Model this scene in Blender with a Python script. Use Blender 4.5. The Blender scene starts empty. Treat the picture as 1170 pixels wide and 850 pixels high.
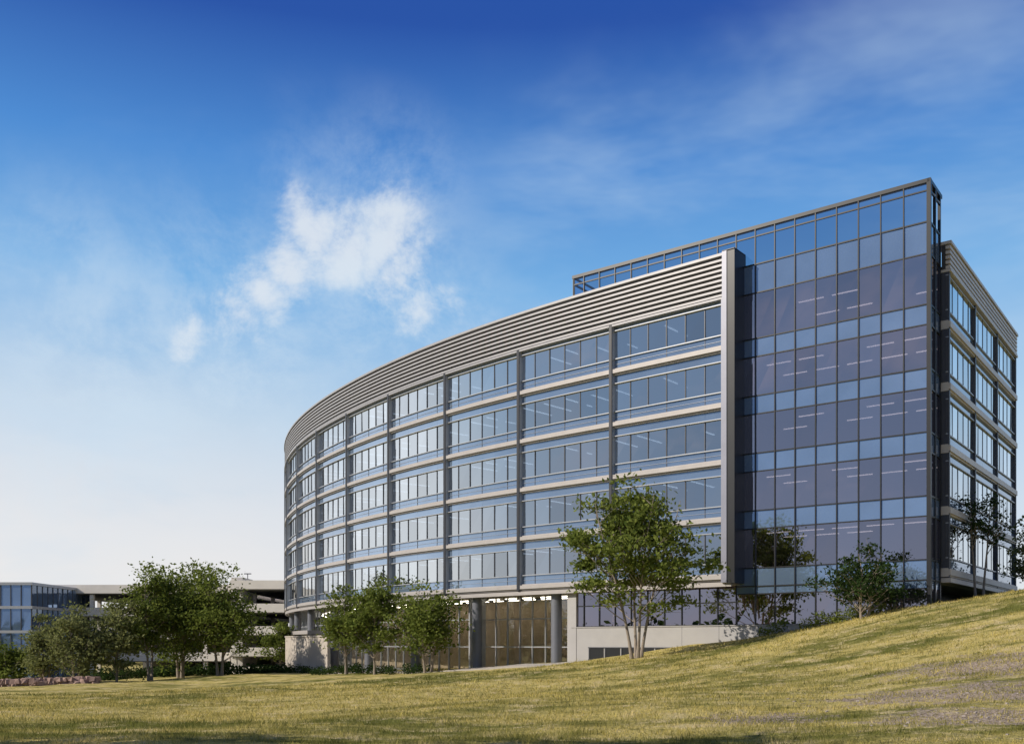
import bpy, math, numpy as np
from mathutils import Vector
HZ=735.; F=1098.; CX=585.
scene=bpy.context.scene
def PX(px,py,Y): return np.array([(px-CX)/F*Y, Y, (HZ-py)/F*Y])
EL=math.radians(33)
SUN=Vector((-0.95*math.cos(EL),-0.312*math.cos(EL),math.sin(EL))).normalized()

# ---------------------------------------------------------------- terrain
ctl=[(0,0,-1.75),(-20,12,-2.0),(-9.6,18,-1.95),(0,17,-1.8),(9.6,18,-1.62),(25,15,-.8),(0,-30,-1.5),(-50,-20,-2.5),(50,-20,0.5)]
for px,py,Y in [(1170,762,32),(1170,702,45),(1170,674,57),(1062,692,59.5),(950,715,62.5),(850,731,66),(750,745,67.5),(655,756,74),
    (530,765,85),(430,768,95),(330,768,110),(200,772,118),(60,780,105),(900,762,45),(585,788,45),(300,797,45),(0,803,45),(-200,800,60),(0,784,90),(200,785,80),(400,777,75)]:
    ctl.append(tuple(PX(px,py,Y)))
ctl+=[(40,78,3.4),(60,60,5.0),(60,110,3.2),(30,100,-1),(-10,130,-3.5),(-60,150,-5),(-34,150,-4.8),(0,220,-5),(-120,120,-5),(120,120,4),(120,0,3),(-120,0,-4),(0,-120,-3),(-100,230,-6),(100,230,-1)]
ctl=np.array(ctl,float)
def U(r2):
    return np.where(r2>1e-9,0.5*r2*np.log(np.maximum(r2,1e-9)),0)
n=len(ctl)
sc=50.0
cp=ctl[:,:2]/sc
K=U(((cp[:,None]-cp[None])**2).sum(-1))+np.eye(n)*0.002
Pm=np.c_[np.ones(n),cp]
A=np.zeros((n+3,n+3));A[:n,:n]=K;A[:n,n:]=Pm;A[n:,:n]=Pm.T
W=np.linalg.solve(A,np.r_[ctl[:,2],0,0,0])
def gzv(x,y):
    x=np.asarray(x,float);y=np.asarray(y,float)
    r=np.sqrt(x*x+y*y)
    k=np.minimum(1,230/np.maximum(r,1e-6))
    xs=x*k/sc;ys=y*k/sc
    z=W[n]+W[n+1]*xs+W[n+2]*ys
    for i in range(n):
        z=z+W[i]*U((xs-cp[i,0])**2+(ys-cp[i,1])**2)
    t=np.clip((r-190)/150,0,1);t=t*t*(3-2*t)
    z=z*(1-t)+(-5.0)*t
    w=np.clip((r-6)/20,0,1)
    z=z+0.14*np.sin(x*.31+1)*np.sin(y*.23+.5)*w+.06*np.sin(x*.83+y*.4)*np.sin(y*.7+2)*w+.03*np.sin(x*1.9-y*.6)*np.sin(y*1.7+x*.5)*w
    return z
def gz(x,y): return float(gzv(np.array([x]),np.array([y]))[0])

# ---------------------------------------------------------------- node helpers
def newmat(name):
    m=bpy.data.materials.new(name);m.use_nodes=True
    nt=m.node_tree
    for nd in list(nt.nodes): nt.nodes.remove(nd)
    out=nt.nodes.new('ShaderNodeOutputMaterial')
    return m,nt,out
def nd(nt,t,**k):
    o=nt.nodes.new(t)
    for a,b in k.items(): setattr(o,a,b)
    return o
def L(nt,a,b): nt.links.new(a,b)
def mth(nt,op,a,b=None,c=None,clamp=False):
    o=nt.nodes.new('ShaderNodeMath');o.operation=op;o.use_clamp=clamp
    for i,v in enumerate((a,b,c)):
        if v is None: continue
        if isinstance(v,(int,float)): o.inputs[i].default_value=v
        else: nt.links.new(v,o.inputs[i])
    return o.outputs[0]
def mixc(nt,f,a,b,mode='MIX'):
    o=nt.nodes.new('ShaderNodeMix');o.data_type='RGBA';o.blend_type=mode
    for s,v in ((o.inputs[0],f),(o.inputs[6],a),(o.inputs[7],b)):
        if isinstance(v,(int,float)): s.default_value=v
        elif isinstance(v,tuple): s.default_value=(v[0],v[1],v[2],1)
        else: nt.links.new(v,s)
    return o.outputs[2]
def noise(nt,vec,scale,detail=4,rough=.55,dist=0,out='Fac'):
    o=nd(nt,'ShaderNodeTexNoise');o.inputs['Scale'].default_value=scale;o.inputs['Detail'].default_value=detail
    o.inputs['Roughness'].default_value=rough;o.inputs['Distortion'].default_value=dist
    if vec is not None: L(nt,vec,o.inputs['Vector'])
    return o.outputs[out]
def sstep(nt,v,a,b):
    o=nt.nodes.new('ShaderNodeMapRange');o.interpolation_type='SMOOTHSTEP'
    o.inputs['From Min'].default_value=a;o.inputs['From Max'].default_value=b
    L(nt,v,o.inputs['Value']);return o.outputs[0]
def simple(name,col,rough=.5,metal=0.,var=.12,scale=1.5,bump=0.,ior=1.5):
    m,nt,out=newmat(name)
    p=nd(nt,'ShaderNodeBsdfPrincipled')
    p.inputs['Roughness'].default_value=rough;p.inputs['Metallic'].default_value=metal;p.inputs['IOR'].default_value=ior
    tc=nd(nt,'ShaderNodeTexCoord')
    nf=noise(nt,tc.outputs['Object'],scale,2,.6)
    a=tuple(c*(1-var) for c in col);b=tuple(min(1,c*(1+var)) for c in col)
    L(nt,mixc(nt,nf,a,b),p.inputs['Base Color'])
    if bump>0:
        bp=nd(nt,'ShaderNodeBump');bp.inputs['Strength'].default_value=bump;bp.inputs['Distance'].default_value=.02
        L(nt,noise(nt,tc.outputs['Object'],scale*20,2),bp.inputs['Height']);L(nt,bp.outputs[0],p.inputs['Normal'])
    L(nt,p.outputs[0],out.inputs[0])
    return m
def glass(name,refl,trans,ior,base,rnd=.08):
    m,nt,out=newmat(name)
    g=nd(nt,'ShaderNodeBsdfGlossy');g.inputs['Roughness'].default_value=.0
    g.inputs['Color'].default_value=(*refl,1)
    t=nd(nt,'ShaderNodeBsdfTransparent');t.inputs['Color'].default_value=(*trans,1)
    fr=nd(nt,'ShaderNodeFresnel');fr.inputs['IOR'].default_value=ior
    ri=nd(nt,'ShaderNodeNewGeometry')
    f=mth(nt,'ADD',fr.outputs[0],mth(nt,'MULTIPLY_ADD',ri.outputs['Random Per Island'],rnd,base),clamp=True)
    mx=nd(nt,'ShaderNodeMixShader');L(nt,f,mx.inputs[0]);L(nt,t.outputs[0],mx.inputs[1]);L(nt,g.outputs[0],mx.inputs[2])
    L(nt,mx.outputs[0],out.inputs[0]);return m
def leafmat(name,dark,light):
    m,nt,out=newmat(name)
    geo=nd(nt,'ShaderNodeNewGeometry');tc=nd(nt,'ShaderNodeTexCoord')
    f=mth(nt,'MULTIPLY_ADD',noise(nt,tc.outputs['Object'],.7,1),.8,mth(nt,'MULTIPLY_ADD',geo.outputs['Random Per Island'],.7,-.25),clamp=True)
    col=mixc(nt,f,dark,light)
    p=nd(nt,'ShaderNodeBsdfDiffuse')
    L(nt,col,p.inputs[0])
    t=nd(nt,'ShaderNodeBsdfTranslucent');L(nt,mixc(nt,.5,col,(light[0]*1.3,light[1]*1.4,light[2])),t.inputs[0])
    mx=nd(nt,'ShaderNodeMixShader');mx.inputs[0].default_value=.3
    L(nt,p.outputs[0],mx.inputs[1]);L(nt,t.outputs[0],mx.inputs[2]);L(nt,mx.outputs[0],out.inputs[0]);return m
def emis(name,col,s):
    m,nt,out=newmat(name);e=nd(nt,'ShaderNodeEmission');e.inputs[0].default_value=(*col,1);e.inputs[1].default_value=s
    L(nt,e.outputs[0],out.inputs[0])
    try: m.cycles.emission_sampling='NONE'
    except Exception: pass
    return m

M_black=simple('dark_mullion_metal',(.022,.024,.028),.35,.3)
M_dgrey=simple('dark_grey_metal_panel',(.07,.075,.09),.4,.2)
M_fin=simple('fin_metal',(.028,.030,.038),.4,.2)
M_silver=simple('silver_metal',(.40,.42,.46),.35,.35)
M_band=simple('beige_metal_panel',(.37,.35,.345),.45,.1)
M_louv=simple('louvre_metal',(.31,.31,.33),.45,.15)
M_louvback=simple('louvre_backing',(.05,.05,.055),.7)
M_frame=simple('frame_panel',(.23,.24,.30),.4,.2)
M_conc=simple('light_concrete',(.36,.355,.36),.8,0,.1,.8,.2)
M_conc2=simple('garage_concrete',(.70,.67,.64),.85,0,.12,.5,.2)
M_roof=simple('roof_membrane',(.3,.3,.3),.9)
M_int=simple('interior_wall',(.34,.34,.35),.8)
M_ceil=simple('interior_ceiling',(.48,.48,.48),.9)
M_wood=simple('lobby_wood_panel',(.46,.36,.25),.5,0,.3,1)
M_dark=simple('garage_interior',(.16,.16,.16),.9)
M_spanA=simple('spandrel_glass_blue',(.23,.34,.53),.03,.6,.2,.3,0,2.1)
M_spanC=simple('spandrel_glass_curved',(.24,.33,.47),.04,.6,.2,.3,0,2.0)
M_gA=glass('vision_glass_grey',(.97,.88,.96),(.40,.36,.41),1.9,.34,.12)
M_gC=glass('vision_glass_blue',(.93,.97,1.0),(.26,.35,.48),2.0,.36,.18)
M_gL=glass('lobby_glass',(.88,.95,1.0),(.82,.85,.86),1.6,.08)
M_gS=glass('screen_glass',(.8,.88,1.0),(.40,.50,.62),1.7,.05)
M_lamp=emis('linear_light',(1,.96,.9),1.2)
M_lampL=emis('lobby_light',(1,.88,.70),9.)
M_bark=simple('bark',(.26,.22,.18),.9,0,.35,6,.6)
M_leafA=leafmat('leaves_green',(.05,.08,.02),(.21,.245,.06))
M_leafB=leafmat('leaves_olive',(.10,.12,.05),(.26,.27,.12))
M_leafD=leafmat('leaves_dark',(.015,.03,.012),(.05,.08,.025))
M_stone=simple('field_stone',(.28,.19,.16),.9,0,.4,1.2,.4)
M_rock=simple('rubble_stone',(.30,.26,.23),.9,0,.4,4,.4)

# ---------------------------------------------------------------- mesh helpers
def mkobj(name,V,Fs,mats,midx=None,parent=None,smooth=False):
    V=np.asarray(V,np.float32).reshape(-1,3);Fs=np.asarray(Fs,np.int32)
    me=bpy.data.meshes.new(name);k=Fs.shape[1]
    me.vertices.add(len(V));me.vertices.foreach_set('co',V.ravel())
    me.loops.add(Fs.size);me.loops.foreach_set('vertex_index',Fs.ravel())
    me.polygons.add(len(Fs));me.polygons.foreach_set('loop_start',np.arange(0,Fs.size,k,dtype=np.int32))
    try: me.polygons.foreach_set('loop_total',np.full(len(Fs),k,np.int32))
    except Exception: pass
    if not isinstance(mats,(list,tuple)): mats=[mats]
    for m in mats: me.materials.append(m)
    if midx is not None: me.polygons.foreach_set('material_index',np.asarray(midx,np.int32))
    me.polygons.foreach_set('use_smooth',np.full(len(Fs),bool(smooth)))
    me.update(calc_edges=True);me.validate()
    ob=bpy.data.objects.new(name,me);scene.collection.objects.link(ob)
    if parent: ob.parent=parent
    return ob
def empty(name):
    e=bpy.data.objects.new(name,None);scene.collection.objects.link(e);return e
class MB:
    def __init__(s): s.v=[];s.f=[]
    def hexa(s,p):
        b=len(s.v);s.v+= [tuple(q) for q in p]
        s.f+=[(b,b+3,b+2,b+1),(b+4,b+5,b+6,b+7),(b,b+1,b+5,b+4),(b+1,b+2,b+6,b+5),(b+2,b+3,b+7,b+6),(b+3,b,b+4,b+7)]
    def box(s,x0,x1,y0,y1,z0,z1):
        s.hexa([(x0,y0,z0),(x1,y0,z0),(x1,y1,z0),(x0,y1,z0),(x0,y0,z1),(x1,y0,z1),(x1,y1,z1),(x0,y1,z1)])
    def quad(s,a,b,c,d):
        k=len(s.v);s.v+=[tuple(a),tuple(b),tuple(c),tuple(d)];s.f.append((k,k+1,k+2,k+3))
    def rib(s,path,s0,s1,z0,z1,d0,d1,step=None):
        if step is None: step=path.step
        m=max(1,int(math.ceil((s1-s0)/step-1e-6)));ss=np.linspace(s0,s1,m+1)
        b=len(s.v)
        for q in ss:
            P,N=path(q)
            for d,z in ((d0,z0),(d1,z0),(d1,z1),(d0,z1)): s.v.append((P[0]+N[0]*d,P[1]+N[1]*d,z))
        for i in range(m):
            a=b+4*i;c=a+4
            for j in range(4):
                k=(j+1)%4;s.f.append((a+j,c+j,c+k,a+k))
        s.f.append((b,b+1,b+2,b+3));e=b+4*m;s.f.append((e+3,e+2,e+1,e))
    def pane(s,path,s0,s1,z0,z1,d,jit=.004):
        P0,N0=path(s0);P1,N1=path(s1)
        j=rng0.normal(0,jit,4)
        q=[(P0[0]+N0[0]*(d+j[0]),P0[1]+N0[1]*(d+j[0]),z0),(P1[0]+N1[0]*(d+j[1]),P1[1]+N1[1]*(d+j[1]),z0),
               (P1[0]+N1[0]*(d+j[2]),P1[1]+N1[1]*(d+j[2]),z1),(P0[0]+N0[0]*(d+j[3]),P0[1]+N0[1]*(d+j[3]),z1)]
        t=P1-P0
        if t[1]*N0[0]-t[0]*N0[1]<0: q=q[::-1]
        s.quad(*q)
    def cyl(s,x,y,z0,z1,r,k=24):
        b=len(s.v)
        for z in (z0,z1):
            for i in range(k):
                a=2*math.pi*i/k;s.v.append((x+r*math.cos(a),y+r*math.sin(a),z))
        for i in range(k):
            j=(i+1)%k;s.f.append((b+i,b+j,b+k+j,b+k+i))
    def out(s,name,mat,parent,smooth=False): 
        return mkobj(name,s.v,s.f,mat,None,parent,smooth)
rng0=np.random.default_rng(5)

class Line:
    step=1e9
    def __init__(s,P,d,N): s.P=np.array(P,float);s.d=np.array(d,float);s.N=np.array(N,float)
    def __call__(s,t): return s.P+s.d*t,s.N
C0=(26.8,61.7)
PA=Line(C0,(-.798,.602),(-.602,-.798))
PS=Line(C0,(.602,.798),(.798,-.602))
BAY=9.6
phis=[140.5,138.4,134.2,129.6,125,120.8,116,110.5,105,99,92,84,74,62,48,32,15,0]
class Curve:
    step=0.8
    def __init__(s):
        s.ds=.1;N=int(len(phis)*BAY/s.ds)
        ss=(np.arange(N)+.5)*s.ds
        ph=np.interp(ss,(np.arange(len(phis))+.5)*BAY,phis);s.ph=np.radians(ph)
        s.x=np.r_[15.3,15.3+np.cumsum(np.cos(s.ph))*s.ds];s.y=np.r_[69.,69+np.cumsum(np.sin(s.ph))*s.ds]
        s.N=N
    def __call__(s,t):
        if t<0:
            a=s.ph[0];return np.array([15.3+math.cos(a)*t,69+math.sin(a)*t]),np.array([-math.sin(a),math.cos(a)])
        i=t/s.ds;k=min(int(i),s.N-1);f=i-k
        a=s.ph[k] if k+1>=s.N else s.ph[k]*(1-f)+s.ph[k+1]*f
        return np.array([s.x[k]*(1-f)+s.x[k+1]*f,s.y[k]*(1-f)+s.y[k+1]*f]),np.array([-math.sin(a),math.cos(a)])
PC=Curve()
SL=[4.75,8.85,12.95,17.05,21.15]
ENDS=15*BAY

# ---------------------------------------------------------------- office building
B=empty('office_building')
gl=MB();sp=MB();mu=MB();band=MB();rail=MB();fin=MB();lv=MB();lb=MB();slab=MB();core=MB();lamp=MB()
MOD=BAY/6
for k,z in enumerate(SL):
    band.rib(PC,.0,ENDS,z-.15,z+.15,-.2,.34)
    band.rib(PC,.0,ENDS,z+.152,z+.25,-.2,.16)
    band.rib(PC,.0,ENDS,z-.28,z-.152,-.2,.18)
    rail.rib(PC,.0,ENDS,z+.96,z+1.03,-.05,.14)
    rail.rib(PC,.0,ENDS,z+3.15,z+3.21,-.05,.18)
    rail.rib(PC,.0,ENDS,z+.58,z+.60,-.05,.04)
    top=z+3.82
    slab.rib(PC,0.1,ENDS,z-.27,z+.0,-12,-.25,1.6)
    nm=int(round(ENDS/MOD))
    for i in range(nm):
        a=i*MOD;b=a+MOD
        gl.pane(PC,a,b,z+1.03,z+3.15,0.0,.007)
        sp.pane(PC,a,b,z+.25,z+.96,0.0,.003)
        sp.pane(PC,a,b,z+3.21,top+.02,0.0,.003)
        if i%6: mu.rib(PC,a-.03,a+.03,z+1.03,z+3.15,-.06,.06)
        if i%2: mu.rib(PC,a-.02,a+.02,z+.25,z+.96,-.03,.03)
    for i in range(int(ENDS/2.4)):
        a=1.2+i*2.4
        if rng0.random()<.6: lamp.rib(PC,a-.05,a+.05,z+3.35,z+3.4,-5.2,-1.6,10)
    core.rib(PC,0.1,ENDS,z+3.42,z+3.5,-12,-.25,1.6)
for i in range(1,16):
    s=i*BAY
    fin.rib(PC,s-.13,s+.13,4.46,24.75,-.1,.42)
    rail.rib(PC,s-.165,s-.135,4.5,24.7,-.1,.36)
core2=MB();core2.rib(PC,0.1,ENDS,-5,24.7,-12.6,-12.05,1.6)
bl=MB()
for z in SL:
    for i in range(int(ENDS/MOD)):
        if rng0.random()<.34:
            h=rng0.choice([.35,.6,1.1,2.0]);a=i*MOD+.06
            bl.rib(PC,a,a+MOD-.12,z+3.15-h,z+3.12,-.22,-.2,10)
# louvre crown
lb.rib(PC,0,ENDS,24.75,27.55,-.3,-.06)
nl=8
for i in range(nl):
    z=24.84+i*.36
    lv.rib(PC,0,ENDS,z,z+.04,-.05,.34);lv.rib(PC,0,ENDS,z+.041,z+.16,.26,.335)
lv.rib(PC,0,ENDS,27.72,27.92,-.45,.42)
lv.rib(PC,0,ENDS,24.62,24.76,-.2,.40)
ef=MB();ef.rib(PC,-.36,0.0,4.36,27.95,-1.3,.50);ef.rib(PC,.0,.10,4.36,24.6,-.2,.44)
ef.out('end_frame',M_frame,B)
es=MB();es.rib(PC,-.95,-.362,4.3,27.97,-1.35,.44);es.rib(PC,-.97,-.0,27.972,28.03,-1.3,.5);es.out('end_frame_side_panel',M_black,B)
so=MB();so.rib(PC,-.6,ENDS,4.22,4.345,-7,.10,1.6)
so.rib(PC,-.6,ENDS,4.08,4.40,.1001,.26)
so.out('soffit',M_band,B)
gl.out('curved_facade_glass',M_gC,B);sp.out('curved_spandrel_glass',M_spanC,B);mu.out('curved_mullions',M_dgrey,B)
band.out('floor_bands',M_band,B);rail.out('silver_rails',M_silver,B);fin.out('facade_fins',M_fin,B)
lv.out('louvre_crown',M_louv,B);lb.out('louvre_backing',M_louvback,B);slab.out('floor_slabs',M_int,B);core.out('ceilings',M_ceil,B)
core2.out('core_wall',M_int,B);bl.out('window_blinds',simple('blind_fabric',(.5,.5,.5),.9),B)

# plane A (flat glass wall)
TA=13.2;TB=27.3
ga=MB();sa=MB();ma=MB();sc_g=MB()
def zrows():
    rows=[(1.35,3.55,'g'),(3.55,4.10,'s'),(4.10,5.40,'s')]
    for z in SL[:-1]: rows+= [(z+.65,z+3.45,'g'),(z+3.45,z+4.75,'s')]
    rows+=[(21.80,25.05,'g'),(25.05,27.1,'s')]
    return rows
nA=9
edges=list(np.linspace(0.12,TA,nA+1))
step=edges[1]-edges[0]
edges2=[TA+step*i for i in range(0,11)];edges2[-1]=TB
edges2=[e for e in edges2 if e<=TB-.5]+[TB]
for z0,z1,t in zrows():
    for a,b in zip(edges[:-1],edges[1:]):
        (ga if t=='g' else sa).pane(PA,a,b,z0,z1,0,.009 if t=='g' else .006)
    ma.rib(PA,.12,TA,z0-.04,z0+.04,-.05,.06)
for a in edges: ma.rib(PA,a-.035,a+.035,1.35,29.75,-.05,.09)
for z0,z1,t in [(1.35,3.0,'g'),(3.0,4.2,'g')]:
    for a,b in zip(edges2[:-1],edges2[1:]): ga.pane(PA,a,b,z0,z1,0)
    ma.rib(PA,TA+.04,TB,z0-.045,z0+.045,-.05,.06)
for a in edges2[1:]: ma.rib(PA,a-.035,a+.035,1.35,4.2,-.05,.09)
for a,b in list(zip(edges[:-1],edges[1:]))+list(zip(edges2[:-1],edges2[1:])):
    if a>=TA-.01: sa.pane(PA,a,b,25.05,27.1,-.003,.001)
    sc_g.pane(PA,a,b,27.1,29.1,0)
    sc_g.pane(PA,a,b,29.1,29.6,0)
for a in edges2[1:]: ma.rib(PA,a-.035,a+.035,25,29.75,-.05,.09)
for z in (27.1,29.1): ma.rib(PA,.12,TB,z-.045,z+.045,-.05,.06)
ma.rib(PA,-.05,TB+.1,29.6,29.85,-.25,.10)
PL=Line(PA(TB)[0],(.602,.798),(-.798,.602))
for s in np.arange(0,12.1,1.5): ma.rib(PL,s-.04,s+.04,25,29.7,-.1,0)
for z in (27.1,29.1,29.62): ma.rib(PL,0,12,z-.05,z+.12,-.09,.01)
for i in range(8):
    sc_g.pane(PL,i*1.5,i*1.5+1.5,27.2,29.6,-.05)
ma.rib(PS,-.10,.16,.5,29.85,-.12,.10)
for s in (1.35,2.6): ma.rib(PS,s-.09,s+.09,.5,29.8,-.1,.08)
for z in [1.35,4.1,5.4]+[q+v for q in SL for v in (.65,-.65)][2:]+[25.05,27.1,29.1]:
    ma.rib(PS,.16,2.6,z-.05,z+.05,-.05,.06)
ma.rib(PS,-.05,3.0,29.6,29.84,-.25,.09)
for z0,z1,t in zrows():
    for a,b in ((.16,1.35),(1.35,2.6)): (ga if t=='g' else sa).pane(PS,a,b,z0,z1,0)
for s in np.arange(4.5,20,1.8): ma.rib(PS,s-.05,s+.05,25,28.2,-2.2,-2.1)
ma.rib(PS,3,20,28.2,28.35,-2.25,-2.05)
ga.out('flat_facade_glass',M_gA,B);sa.out('flat_spandrel_glass',M_spanA,B);ma.out('flat_facade_mullions',M_black,B);sc_g.out('roof_screen_glass',M_gS,B)
ws=MB();wc=MB();wk=MB()
def prism(mb,t0,t1,s0,s1,z0,z1):
    def p(t,s): return np.array(C0)+np.array((-.798,.602))*t+np.array((.602,.798))*s
    q=[p(t0,s0),p(t1,s0),p(t1,s1),p(t0,s1)]
    mb.hexa([(a[0],a[1],z0) for a in q]+[(a[0],a[1],z1) for a in q])
for z in SL+[25.25]:
    prism(ws,.25,12.3,.25,26.8,z-.4,z)
for z in SL+[25.25,]:
    prism(wc,.3,12.25,.3,26.7,z-.72,z-.64)
    if z>5:
        for t in np.arange(1.3,12,2.4):
            for s in (2.2,5.5):
                if rng0.random()<.75: prism(lamp,t-.9,t+.9,s-.04,s+.04,z-.78,z-.73)
prism(ws,.25,26,.25,14,.9,1.3)
prism(wk,6,12.2,8,24,-2,25);prism(wk,12.35,12.5,.4,26,5,25);prism(wk,12.6,27,6,6.2,1.32,4.2)
ws.out('wing_floor_slabs',M_int,B);wc.out('wing_ceilings',M_ceil,B);wk.out('wing_core',M_int,B)
fu=MB()
for z in SL:
    for i in range(26):
        t=rng0.uniform(.8,11);s=rng0.uniform(1.5,6.5);prism(fu,t,t+rng0.uniform(.5,1.6),s,s+.6,z,z+rng0.uniform(.7,1.3))
    for a in np.arange(1,ENDS-2,3.1):
        d=-rng0.uniform(1.2,6);fu.rib(PC,a,a+rng0.uniform(.6,1.6),z,z+rng0.uniform(.7,1.7),d-.6,d,10)
    for a in np.arange(4.8,ENDS,BAY): fu.rib(PC,a-.25,a+.25,z,z+3.4,-2.6,-2.1,10)
fu.out('office_furniture',simple('furniture',(.16,.15,.15),.7,0,.4,.3),B)
pl=MB();pl.rib(PA,.0,TB+.1,-3.5,1.28,-.35,.14);pl.rib(PA,-.02,TB+.12,1.281,1.345,-.3,.20)
pl.out('concrete_plinth',M_conc,B)
pj=MB()
for t in np.arange(2.5,TB-9.5,3): pj.rib(PA,t-.012,t+.012,-3.5,1.27,.10,.143)
pj.out('plinth_joints',M_dgrey,B)
pw=MB();pwf=MB()
for i in range(5):
    a=TB-1.6-i*1.5;pw.pane(PA,a-1.35,a,-1.25,-.35,.148,0);pwf.rib(PA,a-.03-.0,a+.05,-1.25,-.35,.141,.19)
pwf.rib(PA,TB-9.2,TB-1.5,-.35,-.28,.141,.20);pwf.rib(PA,TB-9.2,TB-1.5,-1.32,-1.25,.141,.20)
pw.out('plinth_windows',M_black,B);pwf.out('plinth_window_frames',M_dgrey,B)
# side facade
g2=MB();b2=MB();f2=MB();r2=MB();m2=MB();l2=MB();s2=MB()
S0=2.75;S1=27.0;O=.40
for z in SL:
    b2.rib(PS,S0,S1,z-.22,z+.18,-.1,O+.26);b2.rib(PS,S0,S1,z+.181,z+.25,-.1,O+.12);b2.rib(PS,S0,S1,z-.32,z-.221,-.1,O+.14)
    r2.rib(PS,S0,S1,z+.9,z+.98,O-.05,O+.10);r2.rib(PS,S0,S1,z+3.2,z+3.27,O-.05,O+.12)
    ss=np.linspace(S0,S1,16)
    for i in range(15):
        a,b=ss[i],ss[i+1]
        g2.pane(PS,a,b,z+.98,z+3.2,O);s2.pane(PS,a,b,z+.25,z+.9,O,.001);s2.pane(PS,a,b,z+3.27,z+3.80,O,.001)
        m2.rib(PS,a-.025,a+.025,z+.98,z+3.2,O-.05,O+.03)
for s in (S0+.15,S0+8.1,S0+16.2,S1-.15): f2.rib(PS,s-.12,s+.12,4.4,24.7,-.1,O+.18)
for i in range(5): l2.rib(PS,S0,S1,24.8+i*.33,24.8+i*.33+.2,O-.05,O+.24)
l2.rib(PS,S0-.05,S1+.05,26.42,26.62,-.2,O+.32);l2.rib(PS,S0,S1,24.6,24.78,-.1,O+.30)
lb2=MB();lb2.rib(PS,S0,S1,24.79,26.4,O-.3,O-.06)
b2.rib(PS,S0,S1+.1,4.05,4.349,-5,O+.28)
M_band2=simple('side_band_panel',(.60,.55,.50),.45,.1)
g2.out('side_facade_glass',M_gC,B);s2.out('side_spandrel_glass',M_spanC,B);m2.out('side_mullions',M_dgrey,B);b2.out('side_floor_bands',M_band2,B)
r2.out('side_rails',M_silver,B);f2.out('side_fins',M_dgrey,B);l2.out('side_louvres',M_band2,B);lb2.out('side_louvre_backing',M_louvback,B)
eb=MB();eb.rib(PS,S0,S1,-2,4.04,-3.2,-3.0);eb.rib(PS,S0+.05,S0+.6,0,4.04,-.6,-.1);eb.rib(PS,S1-.8,S1-.2,0,4.04,-.6,-.1)
PR=Line(PS(S1)[0],(-.798,.602),(.602,.798))
eb.rib(PR,-O,13,0,26.4,-.2,0)
eb.out('side_base_wall',M_dgrey,B)
bw=MB()
E=PC(ENDS)[0];R0=PR(13)[0]
bw.hexa([(E[0],E[1],-6),(E[0]+.3,E[1]-.3,-6),(R0[0]+.3,R0[1],-6),(R0[0],R0[1],-6),(E[0],E[1],26.3),(E[0]+.3,E[1]-.3,26.3),(R0[0]+.3,R0[1],26.3),(R0[0],R0[1],26.3)])
bw.out('rear_wall',M_conc,B)
import bmesh
bm=bmesh.new()
pts=[PC(s)[0]+PC(s)[1]*(-.32) for s in np.arange(0,ENDS+.1,2.4)]+[R0-np.array((.2,.2)),PR(0.3)[0]+np.array((-.2,-.3)),PS(.3)[0]-PS.N*.3,PA(12.5)[0]-PA.N*.3]
vs=[bm.verts.new((p[0],p[1],25.6)) for p in pts];f=bm.faces.new(vs);bmesh.ops.triangulate(bm,faces=[f])
me=bpy.data.meshes.new('roof');bm.to_mesh(me);bm.free();me.materials.append(M_roof);o=bpy.data.objects.new('roof',me);scene.collection.objects.link(o);o.parent=B
# ground floor lobby
lg=MB();lm=MB();lw=MB();lc=MB();lp=MB();ll=MB()
def lobby(s0,s1,d,mod=1.6):
    k=int(round((s1-s0)/mod));ss=np.linspace(s0,s1,k+1)
    zs=[-3.2,-.3,2.2,4.22]
    for a,b in zip(ss[:-1],ss[1:]):
        for z0,z1 in zip(zs[:-1],zs[1:]): lg.pane(PC,a,b,z0,z1,d)
    for a in ss: lm.rib(PC,a-.04,a+.04,-3.2,4.22,d-.08,d+.08,10)
    for z in zs[1:]: lm.rib(PC,s0,s1,z-.05,z+.05,d-.05,d+.06)
lobby(14.6,27.5,-3.4);lobby(27.5,ENDS,-1.6)
lm.rib(PC,27.4,27.6,-4,4.22,-3.4,-1.5,10)
lw.rib(PC,13,ENDS,-5,4.21,-9.5,-9.3)
lc.rib(PC,13.2,ENDS,-3.2,-2.9,-9.2,-3.5)
lp.rib(PC,13.4,14.3,-5,4.05,-5.2,-.2,10)
lw.out('lobby_wood_wall',M_wood,B);lg.out('lobby_glass_wall',M_gL,B);lm.out('lobby_mullions',M_silver,B);lc.out('lobby_floor',M_int,B)
lp.out('entrance_pier',M_conc,B)
for a in np.arange(16,ENDS-4,2.4):
    for d in (-5,-7.5): ll.rib(PC,a-.7,a+.7,4.12,4.17,d-.1,d+.1,10)
ll.out('lobby_lights',M_lampL,B)
col=MB()
for i in range(12):
    s=15.9+i*9.6
    if s>ENDS: break
    P,N=PC(s);col.cyl(P[0]-N[0]*.75,P[1]-N[1]*.75,-6,4.23,.46)
o=col.out('round_columns',simple('column_paint',(.16,.17,.20),.4,.2),B,True)
lamp.out('linear_lights',M_lamp,B)
tb=MB();tb.rib(PC,62,ENDS,1.15,1.6,-1.7,.2);tb.out('terrace_band',M_band,B)

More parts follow.
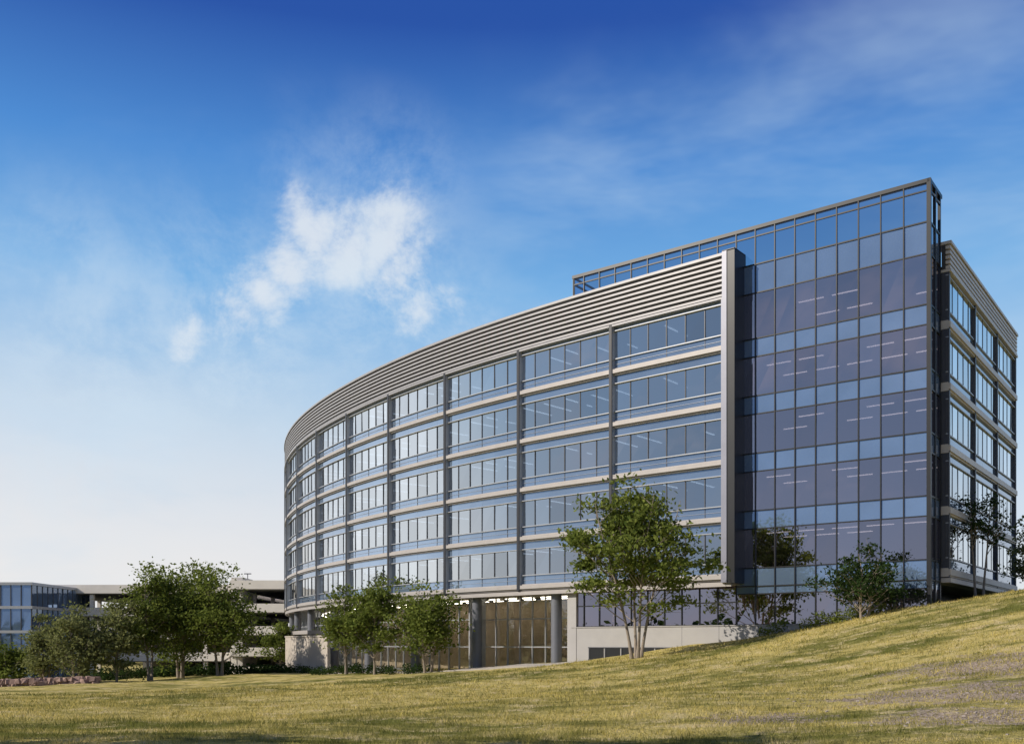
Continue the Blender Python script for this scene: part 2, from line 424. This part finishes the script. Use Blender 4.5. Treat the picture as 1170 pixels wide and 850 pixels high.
tw=MB()
a=PX(374,0,103)[:2];b=PX(326,0,116)[:2]
d=(b-a)/np.linalg.norm(b-a)
nrm=np.array([-d[1],d[0]]);nrm=nrm if nrm[1]<0 else -nrm
TW=Line(a,d,nrm);Lw=np.linalg.norm(b-a)
tw.rib(TW,0,Lw,-6,.75,-.3,0);tw.rib(TW,-.05,Lw+.05,.751,.9,-.36,.07)
for s in np.arange(3,Lw,3.3): tw.rib(TW,s-.02,s+.02,-6,.74,.001,.012)
tw.out('terrace_wall',simple('beige_precast',(.42,.38,.34),.8,0,.1,.8,.2),None)

# ---------------------------------------------------------------- parking garage
G=empty('parking_garage')
gb=MB();gd=MB();gc=MB()
def garage(x0,x1,y0,tops,dep=45,colsp=9):
    for z in tops:
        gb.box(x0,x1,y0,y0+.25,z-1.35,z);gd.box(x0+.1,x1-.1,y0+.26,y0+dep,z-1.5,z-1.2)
        gb.box(x0,x0+.25,y0+.26,y0+dep,z-1.35,z);gb.box(x1-.25,x1,y0+.26,y0+dep,z-1.35,z)
    x=x0+.3
    while x<x1:
        for yy in (y0+.4,y0+12,y0+24): gc.box(x,x+.6,yy,yy+.6,-8,tops[0]-1.3)
        x+=colsp
    gd.box(x0+1,x1-1,y0+dep-1,y0+dep-.6,-8,tops[0]-1.5)
garage(PX(34,0,152)[0],PX(262,0,152)[0],152,[9.3,5.7,2.1,-1.4])
garage(PX(262,0,149)[0]+.1,PX(345,0,149)[0],149,[9.8,6.2,2.7,-.6,-3.6],50)
gc.box(PX(262,0,150)[0],PX(275,0,150)[0],151,157,-8,10.4)
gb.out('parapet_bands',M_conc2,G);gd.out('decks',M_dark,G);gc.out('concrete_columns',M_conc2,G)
for px in (283,):
    lp=MB();x,y=PX(px,0,165)[:2]
    lp.cyl(x,y,8,12.0,.07,8);lp.box(x-.6,x+.6,y-.12,y+.12,11.9,12.05);lp.out('street_lamp',M_dgrey,None)
Bx=empty('glass_office_block')
xa,xb=PX(-70,0,138)[0],PX(36,0,138)[0]
w=MB();fr=MB();wb=MB()
LA=Line((xa,138),(1,0),(0,-1));LB=Line((xb,138),(0,1),(1,0))
wdt=xb-xa
for z0,z1 in [(-5.5,-2),(-1.6,1.5),(1.9,5),(5.4,8.4)]:
    k=9
    for i in range(k): w.pane(LA,i*wdt/k,(i+1)*wdt/k,z0,z1,0,.02)
    for i in range(k+1): fr.rib(LA,i*wdt/k-.06,i*wdt/k+.06,z0,z1,-.05,.09)
    for i in range(12): w.pane(LB,i*1.6,(i+1)*1.6,z0,z1,0,.01);fr.rib(LB,i*1.6-.05,i*1.6+.05,z0,z1,-.05,.09)
    wb.rib(LA,-.1,wdt+.2,z1,z1+.4,-.1,.2);wb.rib(LB,-.1,19.3,z1,z1+.398,-.1,.19)
bx=MB();bx.box(xa+.1,xb-.3,138.3,157,-6,8.7);bx.out('structure',simple('annex_core',(.12,.17,.24),.6),Bx)
w.out('windows',M_spanA,Bx);fr.out('frames',M_dgrey,Bx);wb.out('floor_bands',M_silver,Bx)

# ---------------------------------------------------------------- ground sheet
def axis(lo,hi,fine_lo,fine_hi,stepf):
    a=list(np.arange(fine_lo,fine_hi+.01,stepf))
    q=stepf;v=fine_hi
    while v<hi: q*=1.25;v+=q;a.append(v)
    q=stepf;v=fine_lo
    while v>lo: q*=1.25;v-=q;a.insert(0,v)
    return np.array(a)
gx=axis(-3500,3500,-45,60,.6);gy=axis(-3500,3500,0,115,.6)
X,Y=np.meshgrid(gx,gy);Z=gzv(X.ravel(),Y.ravel()).reshape(X.shape)
nx,ny=len(gx),len(gy)
idx=np.arange(nx*ny).reshape(ny,nx)
Fq=np.c_[idx[:-1,:-1].ravel(),idx[:-1,1:].ravel(),idx[1:,1:].ravel(),idx[1:,:-1].ravel()]
def lawncol(nt,O_,n3):
    mp=nd(nt,'ShaderNodeMapping');mp.inputs['Scale'].default_value=(.30,1.0,1);mp.inputs['Rotation'].default_value=(0,0,-.12);L(nt,O_,mp.inputs[0])
    n1=noise(nt,mp.outputs[0],.22,4,.62,.4);n2=noise(nt,O_,.9,4,.72)
    c=mixc(nt,sstep(nt,n1,.38,.56),(.15,.155,.042),(.52,.43,.16))
    c=mixc(nt,mth(nt,'MULTIPLY',sstep(nt,n2,.50,.66),.8),c,(.62,.51,.29))
    c=mixc(nt,mth(nt,'MULTIPLY',sstep(nt,mth(nt,'MULTIPLY',n2,-1),-.47,-.35),.65),c,(.11,.115,.035))
    c=mixc(nt,mth(nt,'MULTIPLY',sstep(nt,n3,.42,.78),.65),c,(.12,.13,.04))
    return c,n2
m,nt,out=newmat('lawn')
tc=nd(nt,'ShaderNodeTexCoord');O_=tc.outputs['Object']
p=nd(nt,'ShaderNodeBsdfDiffuse')
n3=noise(nt,O_,11,3,.7)
c,n2=lawncol(nt,O_,n3)
dm=None
for cx,cy,r in ((12.5,27,6.5),(9.5,20,3.5),(17,34,6),(6,23,3)):
    v=nd(nt,'ShaderNodeVectorMath',operation='DISTANCE');L(nt,O_,v.inputs[0]);v.inputs[1].default_value=(cx,cy,-1.2)
    q=mth(nt,'SUBTRACT',1,mth(nt,'DIVIDE',v.outputs['Value'],r),clamp=True)
    dm=q if dm is None else mth(nt,'MAXIMUM',dm,q)
n4=noise(nt,O_,1.1,4,.75)
f=sstep(nt,mth(nt,'MULTIPLY',n4,mth(nt,'MULTIPLY_ADD',dm,1.2,.45)),.42,.66)
f=mth(nt,'MULTIPLY',f,sstep(nt,dm,0,.25))
c=mixc(nt,mth(nt,'MULTIPLY',f,.8),c,mixc(nt,sstep(nt,n3,.35,.65),(.12,.09,.075),(.50,.41,.38)))
L(nt,c,p.inputs[0])
bp=nd(nt,'ShaderNodeBump');bp.inputs['Strength'].default_value=1.;bp.inputs['Distance'].default_value=.16
L(nt,mth(nt,'ADD',n2,mth(nt,'MULTIPLY',n3,.7)),bp.inputs['Height']);L(nt,bp.outputs[0],p.inputs['Normal'])
L(nt,p.outputs[0],out.inputs[0])
g=mkobj('grass_ground',np.c_[X.ravel(),Y.ravel(),Z.ravel()],Fq,m,None,None,True)

m,nt,out=newmat('grass_blades')
tc=nd(nt,'ShaderNodeTexCoord');O_=tc.outputs['Object'];geo=nd(nt,'ShaderNodeNewGeometry')
c,_=lawncol(nt,O_,geo.outputs['Random Per Island'])
c=mixc(nt,1.0,c,(1.15,1.15,1.0),'MULTIPLY')
d1=nd(nt,'ShaderNodeBsdfDiffuse');L(nt,c,d1.inputs[0]);t1=nd(nt,'ShaderNodeBsdfTranslucent');L(nt,c,t1.inputs[0])
mx=nd(nt,'ShaderNodeMixShader');mx.inputs[0].default_value=.4;L(nt,d1.outputs[0],mx.inputs[1]);L(nt,t1.outputs[0],mx.inputs[2]);L(nt,mx.outputs[0],out.inputs[0])
rg=np.random.default_rng(11)
NB=260000
yy=12.5*np.exp(rg.random(NB)*math.log(68/12.5));xx=(rg.random(NB)*2-1)*.62*yy
cl=np.sin(xx*1.9+np.sin(yy*1.3)*2)*np.sin(yy*2.3+np.sin(xx*.9)*2)
dd=np.minimum(np.hypot(xx-12.5,yy-27)/5,np.hypot(xx-9.5,yy-20)/2.6)
front=((np.array([xx-C0[0],yy-C0[1]]).T@np.array((-.602,-.798)))>.25)
keep=(rg.random(NB)<.62+.35*cl)&((dd>1)|(rg.random(NB)<.4))&(front|(xx>29))
xx=xx[keep];yy=yy[keep];k=len(xx);zz=gzv(xx,yy)
sz=(.03+.06*rg.random(k)**2)*(1+1.1*np.maximum(cl[keep],0)*rg.random(k))*(.8+yy/50);an=rg.random(k)*2*math.pi;wd=(.004+.004*rg.random(k))*(yy/14)
dx=np.cos(an)*wd;dy=np.sin(an)*wd;lean=rg.normal(0,.5,(k,2))*sz[:,None]
V=np.empty((k,3,3));V[:,0]=np.c_[xx-dx,yy-dy,zz-.01];V[:,1]=np.c_[xx+dx,yy+dy,zz-.01];V[:,2]=np.c_[xx+lean[:,0],yy+lean[:,1],zz+sz]
mkobj('grass_blades',V.reshape(-1,3),np.arange(3*k).reshape(-1,3),m)

def stones(name,pos,size,mat,seed,flat=.6):
    r=np.random.default_rng(seed);mb=[];fs=[]
    base=np.array([(-1,-1,-1),(1,-1,-1),(1,1,-1),(-1,1,-1),(-1,-1,1),(1,-1,1),(1,1,1),(-1,1,1)],float)
    fq=np.array([(0,3,2,1),(4,5,6,7),(0,1,5,4),(1,2,6,5),(2,3,7,6),(3,0,4,7)])
    for i,(pp,s) in enumerate(zip(pos,size)):
        b=base*(1+r.normal(0,.22,(8,3)))*.5;b[4:,:2]*=.7;b[:, 2]*=flat
        a=r.random()*6.28;c_,s_=math.cos(a),math.sin(a)
        b=np.c_[b[:,0]*c_-b[:,1]*s_,b[:,0]*s_+b[:,1]*c_,b[:,2]]*s
        mb.append(b+pp);fs.append(fq+8*i)
    return mkobj(name,np.concatenate(mb),np.concatenate(fs),mat)
k=700;ctr=np.array([(12.5,27,3.0),(9.5,20,1.3),(17,34,2.6)]);ci=rg.integers(0,3,k)
xs=ctr[ci,0]+rg.normal(0,1,k)*ctr[ci,2];ys=ctr[ci,1]+rg.normal(0,.8,k)*ctr[ci,2]
stones('gravel_rubble',np.c_[xs,ys,gzv(xs,ys)-.005],.03+.07*rg.random(k)**3,M_rock,3)
ps=[];szs=[]
for px in np.arange(-60,112,1.5):
    for lay in range(3):
        Yw=92+rg.normal(0,.25);x=PX(px+rg.normal(0,.6),0,Yw)[0];ps.append((x,Yw,gz(x,Yw)+.02+.22*lay));szs.append(.4+.25*rg.random())
stones('stone_wall',ps,szs,M_stone,9,.75)

wk_=MB()
pts=[]
for s in np.arange(12,75,1.5):
    P,N=PC(s);pts.append((P+N*.8,P+N*3.2))
for (a,b),(c_,d_) in zip(pts[:-1],pts[1:]):
    q=[a,c_,d_,b];zt=[gz(*v)+.12 for v in q]
    wk_.quad(*[(v[0],v[1],z) for v,z in zip(q,zt)])
    wk_.quad((b[0],b[1],zt[3]),(d_[0],d_[1],zt[2]),(d_[0],d_[1],zt[2]-.3),(b[0],b[1],zt[3]-.3))
wk_.out('footpath',simple('footpath_concrete',(.36,.33,.29),.85,0,.12,1,.2),None)

# ---------------------------------------------------------------- trees
def tube(V,Fs,pts,rad,ns=7):
    pts=np.array(pts,float);b=tube.n
    ring=[]
    for i in range(len(pts)):
        t=pts[min(i+1,len(pts)-1)]-pts[max(i-1,0)];t/=np.linalg.norm(t)+1e-9
        u=np.cross(t,(0.3,1,.2));u/=np.linalg.norm(u)+1e-9;w=np.cross(t,u)
        for j in range(ns):
            a=2*math.pi*j/ns;ring.append(pts[i]+(u*math.cos(a)+w*math.sin(a))*rad[i])
    for i in range(len(pts)-1):
        for j in range(ns):
            k=(j+1)%ns;Fs.append((b+i*ns+j,b+i*ns+k,b+(i+1)*ns+k,b+(i+1)*ns+j))
    V.append(np.array(ring));tube.n+=len(ring)
def tree(name,x,y,h,r,cb,seed,ntr=1,clumps=55,lpc=120,ls=.17,mat=None,trad=.14,spread=.35,csz=.2,z0=None,flat=.55):
    mat=mat or M_leafA
    rg=np.random.default_rng(seed);z0=gz(x,y)-.1 if z0 is None else z0
    V=[];Fs=[];tube.n=0;trunks=[]
    a0=rg.random()*6
    for k in range(ntr):
        a=a0+k*2*math.pi/ntr+rg.normal(0,.3);sp_=r*spread*(1 if ntr>1 else .15)
        base=np.array([x+math.cos(a)*.3*(ntr>1),y+math.sin(a)*.3*(ntr>1),z0]);top=np.array([x+math.cos(a)*sp_,y+math.sin(a)*sp_,z0+h*.86])
        ts=np.linspace(0,1,10);pp=[]
        ph=rg.random(2)*6
        for t in ts:
            q=base*(1-t)+top*t;q[:2]=base[:2]+(top[:2]-base[:2])*t**1.15;q[0]+=math.sin(t*5+ph[0])*.12*t*(r/3);q[1]+=math.sin(t*6+ph[1])*.12*t*(r/3);pp.append(q)
        rr=[trad*(1-t*.85)*(1.35 if t==0 else 1) for t in ts];tube(V,Fs,pp,rr,9);trunks.append(np.array(pp))
    cz=z0+cb+(h-cb)*.48;hz=(h-cb)*.5;C=[]
    lob=rg.random(6)*6
    while len(C)<clumps:
        d=rg.normal(size=3);d/=np.linalg.norm(d);q=rg.random()**.42
        az=math.atan2(d[1],d[0]);lump=.82+.13*math.sin(3*az+lob[0]+2*d[2])+.12*math.sin(5*az+lob[1]-3*d[2])+.1*math.sin(4*d[2]+lob[2])
        wz=1.0-.18*d[2]
        C.append(np.array([x+d[0]*q*r*lump*wz,y+d[1]*q*r*lump*wz,cz+d[2]*q*hz*(lump+.12)]))
    LV=[]
    for c in C:
        tr=trunks[int(np.argmin([np.hypot(*(t[6,:2]-c[:2])) for t in trunks]))]
        dh=np.hypot(c[0]-tr[5,0],c[1]-tr[5,1]);zt=np.clip(c[2]-.25*hz-.5*dh,z0+cb*.75,tr[-1,2])
        s=np.interp(zt,tr[:,2],np.arange(len(tr)));i=int(s);f_=s-i;P=tr[i]*(1-f_)+tr[min(i+1,len(tr)-1)]*f_
        ts=np.linspace(0,1,5);mid=(P+c)/2+np.array([0,0,-.12*dh])+rg.normal(0,.08,3)*dh*.5
        pp=[P*(1-t)**2+2*mid*t*(1-t)+c*t*t for t in ts];rb=trad*.30*(1-.5*s/10)
        tube(V,Fs,pp,[rb*(1-.8*t)+.006 for t in ts],5)
        cr=r*csz*(.7+.6*rg.random())
        for _ in range(3):
            e=c+rg.normal(0,1,3)*cr*np.array([1,1,.6]);tube(V,Fs,[pp[3],(pp[3]+e)/2+rg.normal(0,.05,3),e],[.018,.012,.005],4)
        m_=int(lpc*(.6+.8*rg.random()))
        LV.append(c+rg.normal(0,1,(m_,3))*np.array([cr,cr,cr*flat]))
    wood=np.concatenate(V);nw=len(wood)
    lc=np.concatenate(LV);m_=len(lc)
    nrm=rg.normal(size=(m_,3))+np.array([0,0,.9]);nrm/=np.linalg.norm(nrm,axis=1)[:,None]
    u=np.cross(nrm,rg.normal(size=(m_,3)));u/=np.linalg.norm(u,axis=1)[:,None];w=np.cross(nrm,u)
    s=(ls*(.6+.8*rg.random(m_)))[:,None]
    LQ=np.stack([lc-u*s*.6,lc+w*s*.36+nrm*s*.08,lc+u*s*.6,lc-w*s*.36+nrm*s*.08],1).reshape(-1,3)
    Fa=np.concatenate([np.array(Fs),np.arange(nw,nw+4*m_).reshape(-1,4)])
    return mkobj(name,np.concatenate([wood,LQ]),Fa,[M_bark,mat],np.r_[np.zeros(len(Fs),int),np.ones(m_,int)])
def T(px,Y,ytop,rpx,cbf,seed,**k):
    x=(px-CX)/F*Y;z=gz(x,Y);h=(HZ-ytop)/F*Y-z;r=rpx/F*Y
    return tree('offframe_shade_tree',x,Y,h,r,h*cbf,seed,**k)
T(727,63,540,88,.27,1,ntr=4,clumps=95,lpc=130,ls=.25,trad=.11,spread=.55,csz=.115,flat=.42)
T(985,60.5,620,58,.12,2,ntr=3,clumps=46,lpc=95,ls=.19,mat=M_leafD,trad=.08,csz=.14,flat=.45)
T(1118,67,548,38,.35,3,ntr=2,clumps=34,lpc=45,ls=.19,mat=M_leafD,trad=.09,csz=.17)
T(1190,70,590,36,.2,4,clumps=40,lpc=110,ls=.2,mat=M_leafB,trad=.1)
T(397,92,664,30,.24,5,ntr=2,clumps=48,lpc=100,ls=.26,trad=.12)
T(428,89,656,30,.22,6,clumps=52,lpc=115,ls=.25,trad=.12)
T(489,84,666,42,.24,7,ntr=2,clumps=62,lpc=115,ls=.25,trad=.12)
T(172,102,643,34,.25,8,ntr=2,clumps=55,lpc=115,ls=.3,trad=.14)
T(207,106,638,52,.18,9,ntr=3,clumps=90,lpc=125,ls=.3,trad=.16)
T(252,104,648,48,.18,10,ntr=3,clumps=80,lpc=120,ls=.3,trad=.16)
T(133,99,684,34,.10,12,ntr=2,clumps=50,lpc=110,ls=.27,mat=M_leafB,trad=.1)
T(88,97,690,36,.08,13,ntr=3,clumps=56,lpc=95,ls=.27,mat=M_leafB,trad=.1)
T(52,99,702,30,.08,14,ntr=3,clumps=44,lpc=95,ls=.27,mat=M_leafB,trad=.1)
T(12,103,735,24,.1,15,ntr=2,clumps=42,lpc=95,ls=.27,mat=M_leafA,trad=.1)
T(320,126,704,22,.2,16,clumps=35,lpc=80,ls=.3,trad=.1)
tree('offframe_shade_tree',-18.5,13.6,10,2.8,3,21,ntr=2,clumps=50,lpc=70,ls=.28)  # unseen tree added out of frame to throw shade on the near lawn
tree('offframe_shade_tree',-12.3,12.0,13.5,2.7,3.5,23,ntr=2,clumps=55,lpc=70,ls=.25)  # taller unseen tree, added to carry the shade across the foreground

def leafmass(name,cs,rad,lpc,ls,mat,seed):
    rg=np.random.default_rng(seed);A_=[]
    for c,r in zip(cs,rad): 
        d=rg.normal(size=(lpc,3));d/=np.linalg.norm(d,axis=1)[:,None];q=rg.random((lpc,1))**.35
        A_.append(np.array(c)+d*q*np.array(r))
    lc=np.concatenate(A_);m_=len(lc)
    nrm=rg.normal(size=(m_,3))+np.array([0,0,.8]);nrm/=np.linalg.norm(nrm,axis=1)[:,None]
    u=np.cross(nrm,rg.normal(size=(m_,3)));u/=np.linalg.norm(u,axis=1)[:,None];w=np.cross(nrm,u);s=(ls*(.5+rg.random(m_)))[:,None]
    mkobj(name,np.stack([lc-u*s*.6,lc+w*s*.4,lc+u*s*.6,lc-w*s*.4],1).reshape(-1,3),np.arange(4*m_).reshape(-1,4),mat)
cs=[];rd=[]
for s in np.arange(27,80,.75):
    P,N=PC(s);q=P+N*(4.0+rg.normal(0,.35));hh=.35+.35*rg.random();cs.append((q[0],q[1],gz(*q)+hh*.7));rd.append((.6,.6,hh))
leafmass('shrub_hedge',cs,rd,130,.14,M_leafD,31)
cs=[];rd=[]
for t in np.concatenate([np.arange(3,8,.6),np.arange(9.5,11,.6)]):
    P,N=PA(t);q=P+N*(.8+.3*rg.random());hh=.3+.4*rg.random();cs.append((q[0],q[1],gz(*q)+hh*.6));rd.append((.5,.4,hh))
leafmass('shrub_bed',cs,rd,150,.12,M_leafA,32)
cs=[];rd=[]
for px in np.arange(100,325,5):
    Y=111+rg.normal(0,1.5);x=PX(px,0,Y)[0];hh=.4+.6*rg.random();cs.append((x,Y,gz(x,Y)+hh*.6));rd.append((1.1,1,hh))
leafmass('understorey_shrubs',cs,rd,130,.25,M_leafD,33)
cs=[];rd=[]
for a in np.arange(0,360,.55):
    for k in range(2):
        R=rg.uniform(235,275);aa=math.radians(a+rg.normal(0,.3));x=R*math.cos(aa);y=R*math.sin(aa)+30
        if -110<x<70 and 100<y<215: continue
        h=rg.uniform(7,14);cs.append((x,y,gz(x,y)+h*.45));rd.append((4.5,4.5,h*.55))
leafmass('distant_treeline',cs,rd,50,2.0,M_leafD,34)

# ---------------------------------------------------------------- world
w_=bpy.data.worlds.new('World');scene.world=w_;w_.use_nodes=True;nt=w_.node_tree
for q in list(nt.nodes): nt.nodes.remove(q)
out=nd(nt,'ShaderNodeOutputWorld');bg=nd(nt,'ShaderNodeBackground');bg.inputs[1].default_value=.1
sky=nd(nt,'ShaderNodeTexSky');sky.sky_type='NISHITA';sky.sun_disc=False
sky.sun_elevation=EL;sky.sun_rotation=math.atan2(SUN.x,SUN.y)
sky.ozone_density=3.0;sky.dust_density=.6
tc=nd(nt,'ShaderNodeTexCoord');D=tc.outputs['Generated']
sx=nd(nt,'ShaderNodeSeparateXYZ');L(nt,D,sx.inputs[0]);Xo,Yo,Zo=sx.outputs
cr=nd(nt,'ShaderNodeValToRGB');L(nt,Zo,cr.inputs[0])
st=[(0,(.82,.81,.82)),(.10,(.73,.78,.85)),(.22,(.46,.66,.86)),(.34,(.19,.46,.82)),(.44,(.075,.27,.68)),(.54,(.018,.085,.40)),(1,(.008,.045,.26))]
e=cr.color_ramp.elements
e[0].position=0;e[0].color=(*st[0][1],1);e[1].position=1;e[1].color=(*st[-1][1],1)
for p_,c_ in st[1:-1]:
    q=e.new(p_);q.color=(*c_,1)
col=cr.outputs[0]
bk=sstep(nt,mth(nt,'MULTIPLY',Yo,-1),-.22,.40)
col=mixc(nt,mth(nt,'MULTIPLY',bk,.85),col,(.13,.20,.35))  # sky behind the camera darkened so the right-hand bays reflect darker
def cn(scale,sv,det,rough,dist,loc=(0,0,0),rot=(0,0,0)):
    mp=nd(nt,'ShaderNodeMapping');mp.inputs['Scale'].default_value=sv;mp.inputs['Location'].default_value=loc;mp.inputs['Rotation'].default_value=rot
    L(nt,D,mp.inputs[0]);return noise(nt,mp.outputs[0],scale,det,rough,dist)
wn=noise(nt,D,5.0,3,.6,0,'Color')
v1=nd(nt,'ShaderNodeVectorMath',operation='SUBTRACT');L(nt,wn,v1.inputs[0]);v1.inputs[1].default_value=(.5,.5,.5)
v2=nd(nt,'ShaderNodeVectorMath',operation='SCALE');L(nt,v1.outputs[0],v2.inputs[0]);v2.inputs['Scale'].default_value=.15
v3=nd(nt,'ShaderNodeVectorMath',operation='ADD');L(nt,v2.outputs[0],v3.inputs[0]);L(nt,D,v3.inputs[1]);DW=v3.outputs[0]
def blobs(lst,vec=None):
    m_=None
    for px,py,r in lst:
        v=Vector(((px-CX)/F,1,(HZ-py)/F)).normalized()
        d_=nd(nt,'ShaderNodeVectorMath',operation='DISTANCE');L(nt,vec or DW,d_.inputs[0]);d_.inputs[1].default_value=v
        q=mth(nt,'SUBTRACT',1,mth(nt,'DIVIDE',d_.outputs['Value'],r),clamp=True)
        m_=q if m_ is None else mth(nt,'MAXIMUM',m_,q)
    return m_
ci_=cn(2.4,(1,1,3.0),5,.62,.25,(3,1,0),(0,.30,0))
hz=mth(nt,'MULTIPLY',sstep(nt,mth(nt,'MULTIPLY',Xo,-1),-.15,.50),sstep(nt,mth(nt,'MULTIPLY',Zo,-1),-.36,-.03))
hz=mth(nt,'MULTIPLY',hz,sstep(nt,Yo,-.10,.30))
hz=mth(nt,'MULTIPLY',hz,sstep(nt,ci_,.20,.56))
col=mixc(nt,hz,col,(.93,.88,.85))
# sky left of frame brightened by hand to whiten the curved glass reflections
refl_sky=mth(nt,'MULTIPLY',sstep(nt,mth(nt,'MULTIPLY',Xo,-1),.55,.92),sstep(nt,Yo,-.05,.40))
col=mixc(nt,mth(nt,'MULTIPLY',refl_sky,.85),col,(1.25,1.28,1.32))
ns=cn(9.0,(1,1,1.15),6,.68,.2)
bm_=blobs([(330,246,.045),(375,262,.055),(430,262,.065),(455,300,.06),(485,345,.055),(310,300,.05),(280,335,.05),(250,370,.045),(215,392,.035),(108,388,.022)])
de=sstep(nt,mth(nt,'ADD',bm_,mth(nt,'MULTIPLY_ADD',ns,2.8,-1.4)),.12,1.0)
de=mth(nt,'MULTIPLY',de,sstep(nt,bm_,0,.35))
col=mixc(nt,mth(nt,'MULTIPLY',de,.82),col,(.88,.90,.93))
vl=blobs([(410,300,.17),(260,390,.18),(470,350,.13),(120,440,.2)])
col=mixc(nt,mth(nt,'MULTIPLY',sstep(nt,vl,0,.9),mth(nt,'MULTIPLY',sstep(nt,ns,.32,.65),.5)),col,(.72,.84,.94))
cm=blobs([(1100,170,.26),(960,210,.2),(1120,330,.25),(80,430,.3),(1150,450,.25),(700,270,.2)])
de2=mth(nt,'MULTIPLY',sstep(nt,ci_,.36,.72),sstep(nt,cm,0,.7))
col=mixc(nt,mth(nt,'MULTIPLY',de2,.42),col,(.55,.72,.90))
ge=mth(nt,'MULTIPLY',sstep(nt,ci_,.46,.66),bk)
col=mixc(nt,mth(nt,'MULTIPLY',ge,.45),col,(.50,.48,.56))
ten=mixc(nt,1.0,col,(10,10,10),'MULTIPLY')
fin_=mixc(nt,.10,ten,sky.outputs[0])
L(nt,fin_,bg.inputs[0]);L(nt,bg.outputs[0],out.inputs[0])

sl=bpy.data.lights.new('sun','SUN');sl.energy=5.0;sl.angle=math.radians(.5);sl.color=(1,.90,.76)
so_=bpy.data.objects.new('sun',sl);scene.collection.objects.link(so_);so_.rotation_euler=SUN.to_track_quat('Z','Y').to_euler()
cam=bpy.data.cameras.new('camera');co=bpy.data.objects.new('camera',cam);scene.collection.objects.link(co);scene.camera=co
co.location=(0,0,0);co.rotation_euler=(math.radians(90),0,0);cam.sensor_width=36;cam.lens=F/1170*36;cam.shift_y=(HZ-425)/1170;cam.clip_end=9000;cam.clip_start=.1
scene.view_settings.view_transform='Standard';scene.view_settings.look='None';scene.view_settings.exposure=0
